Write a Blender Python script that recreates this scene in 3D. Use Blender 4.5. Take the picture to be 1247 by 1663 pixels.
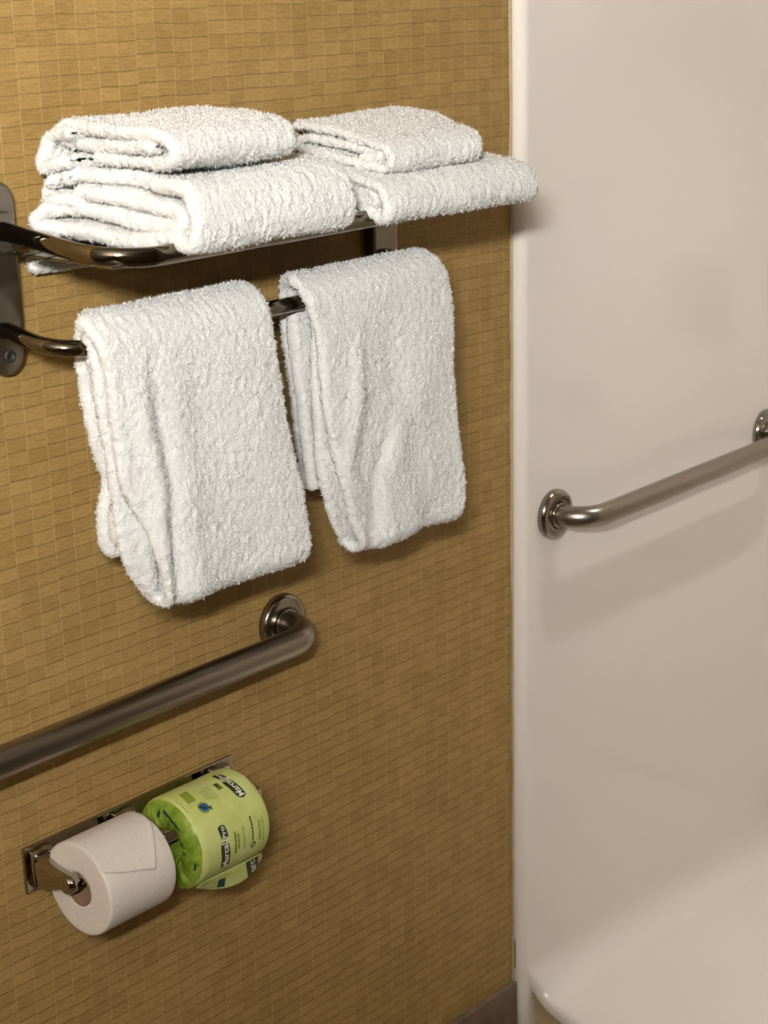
import bpy, bmesh, math, random
import numpy as np
from mathutils import Matrix, Vector

for o in list(bpy.data.objects):
    bpy.data.objects.remove(o, do_unlink=True)
S = bpy.context.scene
COL = S.collection
random.seed(4)
RNG = np.random.default_rng(11)

# ------------------------------------------------------------------ camera
cam_d = bpy.data.cameras.new('camera')
cam = bpy.data.objects.new('camera', cam_d)
COL.objects.link(cam)
cam_d.sensor_fit = 'HORIZONTAL'
cam_d.sensor_width = 36.0
cam_d.lens = 2924.94 * 36.0 / 1247.0
cam_d.clip_start = 0.05
cam.matrix_world = Matrix((
    (0.66296062, 0.23379301, -0.71121308, 0.0),
    (-0.74828125, 0.176944, -0.6393481, -1.56),
    (-0.02363023, 0.95605003, 0.29224983, 1.664),
    (0, 0, 0, 1)))
cam_d.dof.use_dof = True
cam_d.dof.focus_distance = 2.12
cam_d.dof.aperture_fstop = 9.0
S.camera = cam

# ------------------------------------------------------------------ world, exposure
W = bpy.data.worlds.new('world')
S.world = W
W.use_nodes = True
W.node_tree.nodes['Background'].inputs[0].default_value = (0.5, 0.42, 0.33, 1)
W.node_tree.nodes['Background'].inputs[1].default_value = 0.01
S.view_settings.view_transform = 'Standard'
S.view_settings.look = 'None'
S.view_settings.gamma = 1.0
S.view_settings.use_curve_mapping = False
S.view_settings.exposure = 0.0
S.cycles.max_bounces = 6
S.cycles.diffuse_bounces = 3
S.cycles.glossy_bounces = 3
LAMP_STRENGTH = 775.0          # vanity light shades
SHOWER_FILL = 600.0             # added fill lamp over the shower, unseen

# ------------------------------------------------------------------ helpers: materials
def new_mat(name):
    m = bpy.data.materials.new(name)
    m.use_nodes = True
    nt = m.node_tree
    b = nt.nodes['Principled BSDF']
    return m, nt, b

def plain(name, col, rough=0.5, metal=0.0, **kw):
    m, nt, b = new_mat(name)
    b.inputs['Base Color'].default_value = (*col, 1)
    b.inputs['Roughness'].default_value = rough
    b.inputs['Metallic'].default_value = metal
    for k, v in kw.items():
        b.inputs[k].default_value = v
    return m

class NT:
    """tiny node-expression helper"""
    def __init__(self, nt): self.nt = nt
    def node(self, t, **p):
        n = self.nt.nodes.new(t)
        for k, v in p.items(): setattr(n, k, v)
        return n
    def put(self, sock, v):
        if isinstance(v, (int, float)): sock.default_value = v
        elif isinstance(v, tuple): sock.default_value = v
        else: self.nt.links.new(v, sock)
    def m(self, op, a, b=None, c=None):
        n = self.node('ShaderNodeMath', operation=op)
        self.put(n.inputs[0], a)
        if b is not None: self.put(n.inputs[1], b)
        if c is not None: self.put(n.inputs[2], c)
        return n.outputs[0]
    def xyz(self, x, y, z):
        n = self.node('ShaderNodeCombineXYZ')
        for i, v in enumerate((x, y, z)): self.put(n.inputs[i], v)
        return n.outputs[0]
    def noise(self, vec, scale, detail=3, rough=0.5):
        n = self.node('ShaderNodeTexNoise')
        self.put(n.inputs['Vector'], vec)
        n.inputs['Scale'].default_value = scale
        n.inputs['Detail'].default_value = detail
        n.inputs['Roughness'].default_value = rough
        return n.outputs['Fac']
    def white(self, vec):
        n = self.node('ShaderNodeTexWhiteNoise', noise_dimensions='3D')
        self.put(n.inputs['Vector'], vec)
        return n.outputs['Value']
    def maprange(self, v, a, b, c, d, smooth=False):
        n = self.node('ShaderNodeMapRange')
        if smooth: n.interpolation_type = 'SMOOTHSTEP'
        for i, q in enumerate((v, a, b, c, d)): self.put(n.inputs[i], q)
        return n.outputs[0]
    def mix(self, f, a, b, blend='MIX'):
        n = self.node('ShaderNodeMix', data_type='RGBA', blend_type=blend)
        self.put(n.inputs[0], f)
        self.put(n.inputs[6], a if not (isinstance(a, tuple) and len(a) == 3) else (*a, 1))
        self.put(n.inputs[7], b if not (isinstance(b, tuple) and len(b) == 3) else (*b, 1))
        return n.outputs[2]
    def bump(self, h, dist, strength=1.0):
        n = self.node('ShaderNodeBump')
        n.inputs['Distance'].default_value = dist
        n.inputs['Strength'].default_value = strength
        self.put(n.inputs['Height'], h)
        return n.outputs[0]

def wallpaper():
    m, nt, b = new_mat('wallpaper_woven')
    q = NT(nt)
    pos = q.node('ShaderNodeNewGeometry').outputs['Position']
    sp = q.node('ShaderNodeSeparateXYZ'); nt.links.new(pos, sp.inputs[0])
    u0 = q.m('ADD', sp.outputs[0], sp.outputs[1])
    z = sp.outputs[2]
    u0 = q.m('ADD', u0, 10.0 - 0.0107)
    CW, CH = 0.02725, 0.01573
    wob = q.noise(q.xyz(q.m('MULTIPLY', u0, 9.0), 0.0, q.m('MULTIPLY', z, 9.0)), 1.0, 2)
    u = q.m('DIVIDE', u0, CW)
    col = q.m('FLOOR', u)
    fu = q.m('FRACT', u)
    pair = q.m('FLOOR', q.m('MULTIPLY', u, 0.5))
    fp = q.m('FRACT', q.m('MULTIPLY', u, 0.5))
    r1 = q.white(q.xyz(pair, 3.0, 7.0))
    sag = q.m('MULTIPLY', q.m('SINE', q.m('MULTIPLY', fp, 3.14159)), 0.025)
    v = q.m('DIVIDE', z, CH)
    v = q.m('ADD', v, q.m('MULTIPLY', q.m('SUBTRACT', fp, 0.5), 0.05))
    v = q.m('ADD', v, q.m('MULTIPLY', r1, 0.10))
    v = q.m('ADD', v, q.m('MULTIPLY', q.white(q.xyz(col, 2.0, 4.0)), 0.07))
    v = q.m('ADD', v, sag)
    v = q.m('ADD', v, q.m('MULTIPLY', q.m('SUBTRACT', wob, 0.5), 0.14))
    row = q.m('FLOOR', v)
    fv = q.m('FRACT', v)
    cell = q.white(q.xyz(col, row, 1.0))
    cell2 = q.white(q.xyz(pair, row, 5.0))
    # fibres, mostly horizontal
    fib = q.noise(q.xyz(q.m('MULTIPLY', u0, 70.0), q.m('MULTIPLY', cell, 30.0), q.m('MULTIPLY', z, 900.0)), 1.0, 4, 0.65)
    fib2 = q.noise(q.xyz(q.m('MULTIPLY', u0, 420.0), 2.0, q.m('MULTIPLY', z, 330.0)), 1.0, 3, 0.6)
    blot = q.noise(q.xyz(q.m('MULTIPLY', u0, 14.0), 0.0, q.m('MULTIPLY', z, 14.0)), 1.0, 3)
    # shadow line painted along the lower lip of each cell
    lip_shade = q.maprange(fv, 0.0, 0.075, 1.0, 0.0, True)
    lip_shade_k = q.m('MULTIPLY', lip_shade, q.maprange(cell2, 0.0, 1.0, 0.35, 1.0))
    above = q.maprange(fv, 0.86, 1.0, 0.0, 1.0, True)
    # fine light vertical threads
    e = q.m('MINIMUM', fu, q.m('SUBTRACT', 1.0, fu))
    thr = q.maprange(e, 0.0, 0.034, 1.0, 0.0, True)
    alt = q.m('MODULO', col, 2.0)
    thr = q.m('MULTIPLY', thr, q.maprange(q.white(q.xyz(col, row, 9.0)), 0, 1, 0.35, 1.0))
    tone = q.m('ADD', q.maprange(cell, 0, 1, -0.15, 0.15), q.maprange(fib, 0.32, 0.68, -0.36, 0.36))
    tone = q.m('ADD', tone, q.maprange(fib2, 0.32, 0.68, -0.20, 0.20))
    tone = q.m('ADD', tone, q.maprange(blot, 0.3, 0.7, -0.10, 0.10))
    tone = q.m('ADD', tone, 0.5)
    c = q.mix(tone, (0.245, 0.147, 0.042), (0.430, 0.277, 0.096))
    c = q.mix(q.m('MULTIPLY', lip_shade_k, 0.62), c, (0.085, 0.045, 0.014))
    c = q.mix(q.m('MULTIPLY', thr, 0.62), c, (0.58, 0.42, 0.21))
    nt.links.new(c, b.inputs['Base Color'])
    b.inputs['Roughness'].default_value = 0.62
    b.inputs['Specular IOR Level'].default_value = 0.25
    h = q.m('ADD', q.maprange(fv, 0.0, 0.10, 0.0, 1.0, True), q.m('MULTIPLY', fv, -0.4))
    h = q.m('ADD', h, q.m('MULTIPLY', fib, 0.35))
    h = q.m('ADD', h, q.m('MULTIPLY', thr, 0.25))
    h = q.m('ADD', h, q.m('MULTIPLY', cell, 0.15))
    nt.links.new(q.bump(h, 0.0007, 0.8), b.inputs['Normal'])
    return m

def gelcoat():
    m, nt, b = new_mat('shower_gelcoat')
    q = NT(nt)
    tc = q.node('ShaderNodeNewGeometry').outputs['Position']
    n = q.noise(tc, 2.2, 2)
    c = q.mix(n, (0.80, 0.735, 0.655), (0.83, 0.76, 0.69))
    nt.links.new(c, b.inputs['Base Color'])
    b.inputs['Roughness'].default_value = 0.07
    b.inputs['Specular IOR Level'].default_value = 0.5
    h = q.noise(tc, 7.0, 1)
    nt.links.new(q.bump(h, 0.0008, 0.5), b.inputs['Normal'])
    return m

def terry(name, col=(0.86, 0.845, 0.81)):
    m, nt, b = new_mat(name)
    q = NT(nt)
    pos = q.node('ShaderNodeNewGeometry').outputs['Position']
    n = q.noise(pos, 300.0, 3, 0.65)
    c = q.mix(n, (col[0] * .93, col[1] * .93, col[2] * .92), col)
    nt.links.new(c, b.inputs['Base Color'])
    b.inputs['Roughness'].default_value = 0.9
    b.inputs['Specular IOR Level'].default_value = 0.1
    b.inputs['Sheen Weight'].default_value = 0.25
    b.inputs['Sheen Roughness'].default_value = 0.5
    nt.links.new(q.bump(n, 0.0040, 0.75), b.inputs['Normal'])
    return m

def metal(name, col, rough, brushed=0.0):
    m, nt, b = new_mat(name)
    q = NT(nt)
    b.inputs['Base Color'].default_value = (*col, 1)
    b.inputs['Metallic'].default_value = 1.0
    pos = q.node('ShaderNodeNewGeometry').outputs['Position']
    sp = q.node('ShaderNodeSeparateXYZ'); nt.links.new(pos, sp.inputs[0])
    if brushed:
        v = q.xyz(q.m('MULTIPLY', sp.outputs[0], 25.0), q.m('MULTIPLY', sp.outputs[1], 4000.0), q.m('MULTIPLY', sp.outputs[2], 4000.0))
        n = q.noise(v, 1.0, 3)
        nt.links.new(q.maprange(n, 0.3, 0.7, rough - 0.03, rough + 0.04), b.inputs['Roughness'])
    else:
        n = q.noise(pos, 60.0, 3)
        nt.links.new(q.maprange(n, 0.3, 0.7, rough * .8, rough * 1.3), b.inputs['Roughness'])
    return m

def tile_mat(name, a, bb, rough):
    m, nt, b = new_mat(name)
    q = NT(nt)
    pos = q.node('ShaderNodeNewGeometry').outputs['Position']
    n = q.noise(pos, 28.0, 5, 0.6)
    nt.links.new(q.mix(q.maprange(n, .3, .7, 0, 1), a, bb), b.inputs['Base Color'])
    b.inputs['Roughness'].default_value = rough
    nt.links.new(q.bump(n, 0.0004, 0.5), b.inputs['Normal'])
    return m

def paper_mat(name, a, bb, scale, rough=0.85, **kw):
    m, nt, b = new_mat(name)
    q = NT(nt)
    pos = q.node('ShaderNodeNewGeometry').outputs['Position']
    n = q.noise(pos, scale, 4, 0.6)
    nt.links.new(q.mix(q.maprange(n, .3, .7, 0, 1), a, bb), b.inputs['Base Color'])
    b.inputs['Roughness'].default_value = rough
    b.inputs['Specular IOR Level'].default_value = kw.get('spec', 0.15)
    nt.links.new(q.bump(n, kw.get('bd', 0.0003), 0.6), b.inputs['Normal'])
    return m

M = {}
M['wallpaper'] = wallpaper()
M['gelcoat'] = gelcoat()
M['terry'] = terry('white_terry')
M['chrome'] = metal('chrome', (0.42, 0.385, 0.33), 0.06)
M['rail_chrome'] = metal('dark_chrome', (0.19, 0.165, 0.125), 0.06)
M['chrome_soft'] = metal('satin_chrome', (0.25, 0.225, 0.185), 0.20)
M['brushed'] = metal('brushed_steel', (0.31, 0.272, 0.225), 0.30, 1.0)
M['steel'] = metal('satin_steel', (0.32, 0.29, 0.245), 0.17)
M['baseboard'] = tile_mat('brown_stone_tile', (0.115, 0.075, 0.042), (0.19, 0.130, 0.078), 0.45)
M['floor'] = tile_mat('floor_tile', (0.16, 0.115, 0.07), (0.24, 0.18, 0.115), 0.4)
M['plaster'] = tile_mat('ceiling_paint', (0.27, 0.245, 0.21), (0.29, 0.26, 0.22), 0.8)
M['taupe'] = tile_mat('taupe_paint', (0.13, 0.105, 0.075), (0.15, 0.12, 0.085), 0.6)
M['caulk'] = paper_mat('caulk', (0.40, 0.31, 0.165), (0.50, 0.41, 0.25), 60, 0.5)
M['tan'] = paper_mat('threshold_tan', (0.40, 0.31, 0.175), (0.46, 0.36, 0.21), 30, 0.35)  # plain tan tone for the face under the pan edge
M['tissue'] = paper_mat('tissue_paper', (0.64, 0.565, 0.485), (0.70, 0.625, 0.545), 240)
M['card'] = paper_mat('cardboard', (0.16, 0.10, 0.06), (0.22, 0.14, 0.08), 200)
M['wrap'] = paper_mat('green_wrapper', (0.47, 0.53, 0.13), (0.60, 0.64, 0.25), 38, 0.45, spec=0.35, bd=0.0006)
M['wrap_end'] = paper_mat('green_wrapper_border', (0.14, 0.22, 0.012), (0.30, 0.40, 0.05), 60, 0.42, spec=0.4, bd=0.0010)
M['ink'] = plain('dark_ink', (0.030, 0.034, 0.010), 0.5)
M['ink_green'] = plain('olive_ink', (0.15, 0.20, 0.012), 0.5)
M['ink_olive'] = plain('light_olive_ink', (0.26, 0.32, 0.035), 0.5)
M['ink_teal'] = plain('teal_ink', (0.006, 0.055, 0.045), 0.5)
M['ink_blue'] = plain('blue_ink', (0.012, 0.10, 0.26), 0.5)
M['ink_white'] = plain('pale_ink', (0.75, 0.72, 0.62), 0.5)
M['soap_dish'] = plain('smoked_plastic', (0.20, 0.18, 0.15), 0.12)
M['dark'] = plain('dark_rubber', (0.02, 0.018, 0.016), 0.5)

# ------------------------------------------------------------------ helpers: geometry
def tag(o, label=None, cat=None, group=None, kind=None):
    if label: o['label'] = label
    if cat: o['category'] = cat
    if group: o['group'] = group
    if kind: o['kind'] = kind
    return o

def empty(name, loc):
    o = bpy.data.objects.new(name, None)
    o.location = loc
    COL.objects.link(o)
    bpy.context.view_layer.update()
    return o

def link(name, me, mat, parent=None, smooth=False):
    o = bpy.data.objects.new(name, me)
    COL.objects.link(o)
    if mat is not None:
        me.materials.append(mat)
    if smooth:
        me.polygons.foreach_set('use_smooth', [True] * len(me.polygons))
    if parent is not None:
        o.parent = parent
        o.matrix_parent_inverse = Matrix.Translation(parent.location).inverted()
    return o

def mesh_np(name, V, F):
    """V (n,3); F list of faces or (m,k) array"""
    me = bpy.data.meshes.new(name)
    if isinstance(F, np.ndarray):
        m, k = F.shape
        me.vertices.add(len(V)); me.vertices.foreach_set('co', np.asarray(V, dtype=np.float32).ravel())
        me.loops.add(m * k); me.loops.foreach_set('vertex_index', F.astype(np.int32).ravel())
        me.polygons.add(m)
        me.polygons.foreach_set('loop_start', np.arange(0, m * k, k, dtype=np.int32))
        me.update(calc_edges=True)
        me.validate()
    else:
        me.from_pydata([tuple(map(float, v)) for v in V], [], [tuple(int(i) for i in f) for f in F])
        me.update()
    return me

def grid_faces(n, m, close_n=False, close_m=False):
    i = np.arange(n if close_n else n - 1)
    j = np.arange(m if close_m else m - 1)
    I, J = np.meshgrid(i, j, indexing='ij')
    I2, J2 = (I + 1) % n, (J + 1) % m
    return np.stack([(I * m + J).ravel(), (I * m + J2).ravel(), (I2 * m + J2).ravel(), (I2 * m + J).ravel()], 1)

def fix_normals(me):
    bm = bmesh.new(); bm.from_mesh(me)
    bmesh.ops.recalc_face_normals(bm, faces=bm.faces)
    bm.to_mesh(me); bm.free()
    return me

def box_mesh(name, lo, hi, bevel=0.0, seg=2):
    bm = bmesh.new()
    bmesh.ops.create_cube(bm, size=1)
    for v in bm.verts:
        v.co = Vector([lo[i] + (v.co[i] + .5) * (hi[i] - lo[i]) for i in range(3)])
    if bevel:
        bmesh.ops.bevel(bm, geom=bm.edges[:], offset=bevel, segments=seg, profile=0.5, affect='EDGES', clamp_overlap=True)
    me = bpy.data.meshes.new(name); bm.to_mesh(me); bm.free()
    return me

def catmull(pts, step):
    P = np.array(pts, float)
    P = np.vstack([2 * P[0] - P[1], P, 2 * P[-1] - P[-2]])
    out = []
    for i in range(1, len(P) - 2):
        p0, p1, p2, p3 = P[i - 1:i + 3]
        t = np.linspace(0, 1, 24, endpoint=False)[:, None]
        out.append(0.5 * ((2 * p1) + (-p0 + p2) * t + (2 * p0 - 5 * p1 + 4 * p2 - p3) * t ** 2 + (-p0 + 3 * p1 - 3 * p2 + p3) * t ** 3))
    out.append(P[-2:-1])
    Q = np.vstack(out)
    return resample(Q, step)

def resample(Q, step, ncol=None):
    d = np.r_[0, np.cumsum(np.linalg.norm(np.diff(Q[:, :2] if ncol == 2 else Q, axis=0), axis=1))]
    n = max(4, int(d[-1] / step))
    s = np.linspace(0, d[-1], n)
    return np.stack([np.interp(s, d, Q[:, k]) for k in range(Q.shape[1])], 1)

def fillet(pts, radii, seg=10):
    """polyline with rounded corners (3-D)"""
    P = [np.array(p, float) for p in pts]
    out = [P[0]]
    for i in range(1, len(P) - 1):
        r = radii[i - 1]
        a, b = P[i - 1] - P[i], P[i + 1] - P[i]
        a /= np.linalg.norm(a); b /= np.linalg.norm(b)
        ang = math.acos(np.clip(a @ b, -1, 1))
        d = r / math.tan(ang / 2)
        s, e = P[i] + a * d, P[i] + b * d
        bis = (a + b) / np.linalg.norm(a + b)
        c = P[i] + bis * (r / math.sin(ang / 2))
        u = (s - c) / r
        w = (e - c) / r
        tot = math.acos(np.clip(u @ w, -1, 1))
        for k in range(seg + 1):
            t = k / seg
            out.append(c + r * (math.sin((1 - t) * tot) * u + math.sin(t * tot) * w) / math.sin(tot))
    out.append(P[-1])
    return np.array(out)

def tube_mesh(name, path, a, b=None, seg=20, caps=True):
    """sweep an ellipse (a sideways, b upward) along a 3-D path"""
    b = b or a
    P = np.array(path, float)
    T = np.gradient(P, axis=0)
    T /= np.linalg.norm(T, axis=1)[:, None]
    up = np.array([0, 0, 1.0])
    side = np.cross(T, up); side /= np.linalg.norm(side, axis=1)[:, None]
    nu = np.cross(side, T)
    th = np.linspace(0, 2 * np.pi, seg, endpoint=False)
    V = P[:, None] + a * np.cos(th)[None, :, None] * side[:, None] + b * np.sin(th)[None, :, None] * nu[:, None]
    n = len(P)
    F = [tuple(f) for f in grid_faces(n, seg, close_m=True)]
    if caps:
        F += [tuple(range(seg)), tuple((n - 1) * seg + k for k in range(seg))]
    return fix_normals(mesh_np(name, V.reshape(-1, 3), F))

def lathe_mesh(name, prof, origin, axis='x', seg=48, closed=False):
    """prof: (axial, radius) list"""
    P = np.array(prof, float)
    th = np.linspace(0, 2 * np.pi, seg, endpoint=False)
    A = np.repeat(P[:, :1], seg, 1)
    c, s = P[:, 1:] * np.cos(th), P[:, 1:] * np.sin(th)
    V = np.stack([A, c, s], -1) if axis == 'x' else np.stack([c, A, s], -1) if axis == 'y' else np.stack([c, s, A], -1)
    V = V.reshape(-1, 3) + np.array(origin)
    me = mesh_np(name, V, [tuple(f) for f in grid_faces(len(P), seg, close_n=closed, close_m=True)])
    bm = bmesh.new(); bm.from_mesh(me)
    bmesh.ops.remove_doubles(bm, verts=bm.verts, dist=1e-6)
    bmesh.ops.recalc_face_normals(bm, faces=bm.faces)
    bm.to_mesh(me); bm.free()
    return me

def vnoise(P, scale, seed=0):
    """smooth value noise in [-1,1], P (n,3)"""
    Q = P * scale + seed * 17.31
    i = np.floor(Q).astype(np.int64); f = Q - i
    f = f * f * (3 - 2 * f)
    def h(a, b, c):
        n = (a * 374761393 + b * 668265263 + c * 1274126177 + seed * 9176) & 0x7fffffff
        n = ((n ^ (n >> 13)) * 1274126177) & 0x7fffffff
        n = (n ^ (n >> 16)) & 0xffff
        return n / 32767.5 - 1
    x, y, z = i.T
    r = 0
    for dx in (0, 1):
        for dy in (0, 1):
            for dz in (0, 1):
                w = (f[:, 0] if dx else 1 - f[:, 0]) * (f[:, 1] if dy else 1 - f[:, 1]) * (f[:, 2] if dz else 1 - f[:, 2])
                r = r + w * h(x + dx, y + dy, z + dz)
    return r

# ------------------------------------------------------------------ helpers: towels
def towel_sheet(path, x0, x1, t, res=0.0026, capn=6, warp=None, wrinkle=None, micro=0.0007):
    """a thick cloth sheet: stadium section (across X) swept along a (y,z) path.
    path (n,2) already resampled; x0,x1,t arrays along it. Returns V, N, F"""
    n = len(path)
    T = np.gradient(path, axis=0)
    T /= np.maximum(np.linalg.norm(T, axis=1), 1e-9)[:, None]
    Nn = np.stack([-T[:, 1], T[:, 0]], 1)
    d = np.r_[0, np.cumsum(np.linalg.norm(np.diff(path, axis=0), axis=1))]
    e = np.minimum(d, d[-1] - d)
    tt = t * np.sqrt(np.clip(1 - (1 - np.clip(e / t, 0, 1)) ** 2, 0.02, 1))
    k = max(8, int((np.max(x1 - x0)) / res))
    lin = np.linspace(0, 1, k)
    ph = np.linspace(0, np.pi, capn + 2)[1:-1]
    # ring parameters: (xparam, capx, nfac)
    xs = np.r_[lin, np.ones(capn), lin[::-1], np.zeros(capn)]
    cx = np.r_[np.zeros(k), np.sin(ph), np.zeros(k), -np.sin(ph)]
    nf = np.r_[np.ones(k), np.cos(ph), -np.ones(k), -np.cos(ph)]
    X = (x0 + t)[:, None] + xs[None] * (x1 - x0 - 2 * t)[:, None] + cx[None] * tt[:, None]
    Y = path[:, :1] + nf[None] * (tt * Nn[:, 0])[:, None]
    Z = path[:, 1:] + nf[None] * (tt * Nn[:, 1])[:, None]
    V = np.stack([X, Y, Z], -1)
    N = np.stack([np.broadcast_to(cx[None], X.shape), nf[None] * Nn[:, :1], nf[None] * Nn[:, 1:]], -1)
    m = len(xs)
    V = V.reshape(-1, 3); N = N.reshape(-1, 3).copy()
    if wrinkle is not None:
        V = V + wrinkle(V, np.repeat(d / d[-1], m), np.tile(xs, n))
    if warp is not None:
        V = V + warp(V)
    V = V + N * (RNG.normal(0, micro, len(V)) + 0.0015 * vnoise(V, 240, 3))[:, None]
    F = grid_faces(n, m, close_m=True)
    return V, N, F

def smooth_warp(amp, scale, seed):
    def w(V):
        return np.stack([amp[0] * vnoise(V, scale, seed), amp[1] * vnoise(V, scale, seed + 1), amp[2] * vnoise(V, scale, seed + 2)], 1)
    return w

def make_pile(V, N, F, count, length=0.0042, width=0.0012, keep=None):
    A, B, D = V[F[:, 0]], V[F[:, 1]], V[F[:, 3]]
    area = np.linalg.norm(np.cross(B - A, D - A), axis=1)
    if keep is not None:
        area = area * keep((V[F[:, 0]] + V[F[:, 2]]) / 2, N[F[:, 0]])
    f = RNG.choice(len(F), count, p=area / area.sum())
    a, b = RNG.random((2, count, 1))
    P = A[f] + (B[f] - A[f]) * a + (D[f] - A[f]) * b
    n = N[F[f, 0]]
    n = n / np.maximum(np.linalg.norm(n, axis=1), 1e-6)[:, None]
    dr = n + RNG.normal(0, 0.42, (count, 3)); dr /= np.linalg.norm(dr, axis=1)[:, None]
    sd = np.cross(dr, RNG.normal(0, 1, (count, 3))); sd /= np.linalg.norm(sd, axis=1)[:, None]
    L = length * RNG.uniform(0.45, 1.0, (count, 1))
    P = P - n * 0.0008
    Vp = np.stack([P - sd * width / 2, P + sd * width / 2, P + dr * L], 1).reshape(-1, 3)
    return Vp, np.arange(count * 3).reshape(-1, 3)

def lerp(s, ks, vs):
    return np.interp(s, ks, vs)

def build_towel(name, label, group, sheets, pile, keep=None):
    """sheets: list of (V,N,F); all joined = the cloth; pile = tuft count"""
    Vs, Ns, Fs, off = [], [], [], 0
    for V, N, F in sheets:
        Vs.append(V); Ns.append(N); Fs.append(F + off); off += len(V)
    V, N, F = np.vstack(Vs), np.vstack(Ns), np.vstack(Fs)
    c = np.array([(V[:, 0].min() + V[:, 0].max()) / 2, (V[:, 1].min() + V[:, 1].max()) / 2, V[:, 2].min()])
    me = mesh_np(name, V - c, F)
    o = link(name, me, M['terry'], None, True)
    o.location = c
    tag(o, label, 'towel', group)
    bpy.context.view_layer.update()
    Vp, Fp = make_pile(V, N, F, pile, keep=keep)
    p = bpy.data.objects.new('pile', mesh_np('pile', Vp - c, Fp))
    COL.objects.link(p)
    p.data.materials.append(M['terry'])
    p.parent = o
    p['kind'] = 'stuff'
    return o

# ------------------------------------------------------------------ the room
XE = 2.018        # where the wallpaper ends and the shower surround begins
XW = 2.985        # shower end wall
YS = -0.98        # shower front wall
XL, YF, ZC = -1.00, -1.90, 2.44

def struct(name, me, mat, smooth=False):
    return tag(link(name, me, mat, None, smooth), kind='structure')

struct('wall_back', box_mesh('wall_back', (XL, 0.0, 0), (XE, 0.08, ZC)), M['wallpaper'])
struct('wall_left', box_mesh('wall_left', (XL - .08, YF, 0), (XL, 0.08, ZC)), M['taupe'])
struct('wall_front', box_mesh('wall_front', (XL, YF - .08, 0), (XE + .04, YF, ZC)), M['taupe'])
struct('wall_right', box_mesh('wall_right', (XE + .02, YF, 0), (XE + .10, YS - .01, ZC)), M['taupe'])
struct('floor', box_mesh('floor', (XL, YF, -0.05), (XE + .03, 0.0, 0.0)), M['floor'])
struct('ceiling', box_mesh('ceiling', (XL, YF, ZC), (XW + .1, 0.08, ZC + .05)), M['plaster'])
struct('baseboard_back', box_mesh('baseboard_back', (XL, -0.011, 0), (XE - .004, -0.0005, 0.100), 0.0015), M['baseboard'])

# shower surround: panel that rolls into the pan, with a rounded front edge
def shower_surround():
    PY = -0.019
    prof = [(PY, ZC), (PY, 1.6), (PY, 0.8), (PY, 0.35), (PY, 0.16)]
    r = 0.055
    cove = [(PY - r + r * math.cos(a), 0.072 + r - r * math.sin(a)) for a in np.linspace(0, np.pi / 2, 14)]
    floorp = [(-0.12, 0.068), (-0.25, 0.058), (-0.45, 0.050), (-0.7, 0.056), (-0.9, 0.066), (YS + .02, 0.08)]
    prof = np.array(prof + cove + floorp)
    T = np.gradient(prof, axis=0); T /= np.linalg.norm(T, axis=1)[:, None]
    Nn = np.stack([T[:, 1], -T[:, 0]], 1)          # out of the surface, toward the room
    er = 0.015
    edge = [(XE + .001, 0.0185), (XE + .001, 0.0185 * .6)]
    edge = [(XE + .001 + er - er * math.cos(a), er - er * math.sin(a)) for a in np.linspace(0, np.pi / 2, 9)]
    edge = [(XE + .001, 0.0188)] + edge
    xs = [(x, d) for x, d in edge] + [(x, 0.0) for x in np.linspace(XE + .03, XW, 26)]
    V = []
    for (y, z), (ny, nz) in zip(prof, Nn):
        fl = np.clip((0.20 - z) / 0.13, 0, 1)
        for x, d in xs:
            zz = z - fl * 0.052 * np.clip((x - 2.04) / 0.75, 0, 1.2)
            # low front edge of the pan dips between the walls
            yy = y
            dip = fl * 0.030 * np.clip((-0.02 - y) / 0.10, 0, 1) * np.clip(1 - (x - XE) / 0.10, 0, 1)
            fx = 0.024 * np.clip((0.118 - z) / 0.03, 0, 1) * np.clip(1 - (x - XE) / 0.12, 0, 1)
            V.append((x + fx, yy - ny * d, zz - nz * d - dip))
    F = [tuple(f) for f in grid_faces(len(prof), len(xs))]
    me = fix_normals(mesh_np('wall_shower', np.array(V), F))
    return struct('wall_shower', me, M['gelcoat'], True)
shower_surround()
def edge_foot():
    er = 0.013
    pr = [(XE + .001, -0.0005)] + [(XE + .001 + er - er * math.cos(a), -0.0055 - er * math.sin(a)) for a in np.linspace(0, np.pi / 2, 8)] + [(XE + .024, -0.0188), (XE + .032, -0.016)]
    zs = np.linspace(0, 0.17, 14)
    V = [(x + 0.010 * np.clip((0.075 - z) / .075, 0, 1) ** 2, y, z) for z in zs for x, y in pr]
    return struct('trim_3', fix_normals(mesh_np('trim_3', np.array(V), [tuple(f) for f in grid_faces(len(zs), len(pr))])), M['gelcoat'], True)
edge_foot()
struct('wall_shower_end', box_mesh('wall_shower_end', (XW, YS, 0), (XW + .06, 0.08, ZC)), M['gelcoat'])
struct('wall_shower_front', box_mesh('wall_shower_front', (XE + .03, YS - .06, 0), (XW + .06, YS, ZC)), M['gelcoat'])

# threshold face under the pan edge, tan
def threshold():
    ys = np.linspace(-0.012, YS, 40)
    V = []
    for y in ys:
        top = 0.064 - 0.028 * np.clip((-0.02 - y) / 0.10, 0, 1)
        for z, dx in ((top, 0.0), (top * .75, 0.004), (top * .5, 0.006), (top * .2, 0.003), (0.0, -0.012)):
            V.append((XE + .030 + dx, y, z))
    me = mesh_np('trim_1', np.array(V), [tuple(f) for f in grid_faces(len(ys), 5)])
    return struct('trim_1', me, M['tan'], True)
threshold()

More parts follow.
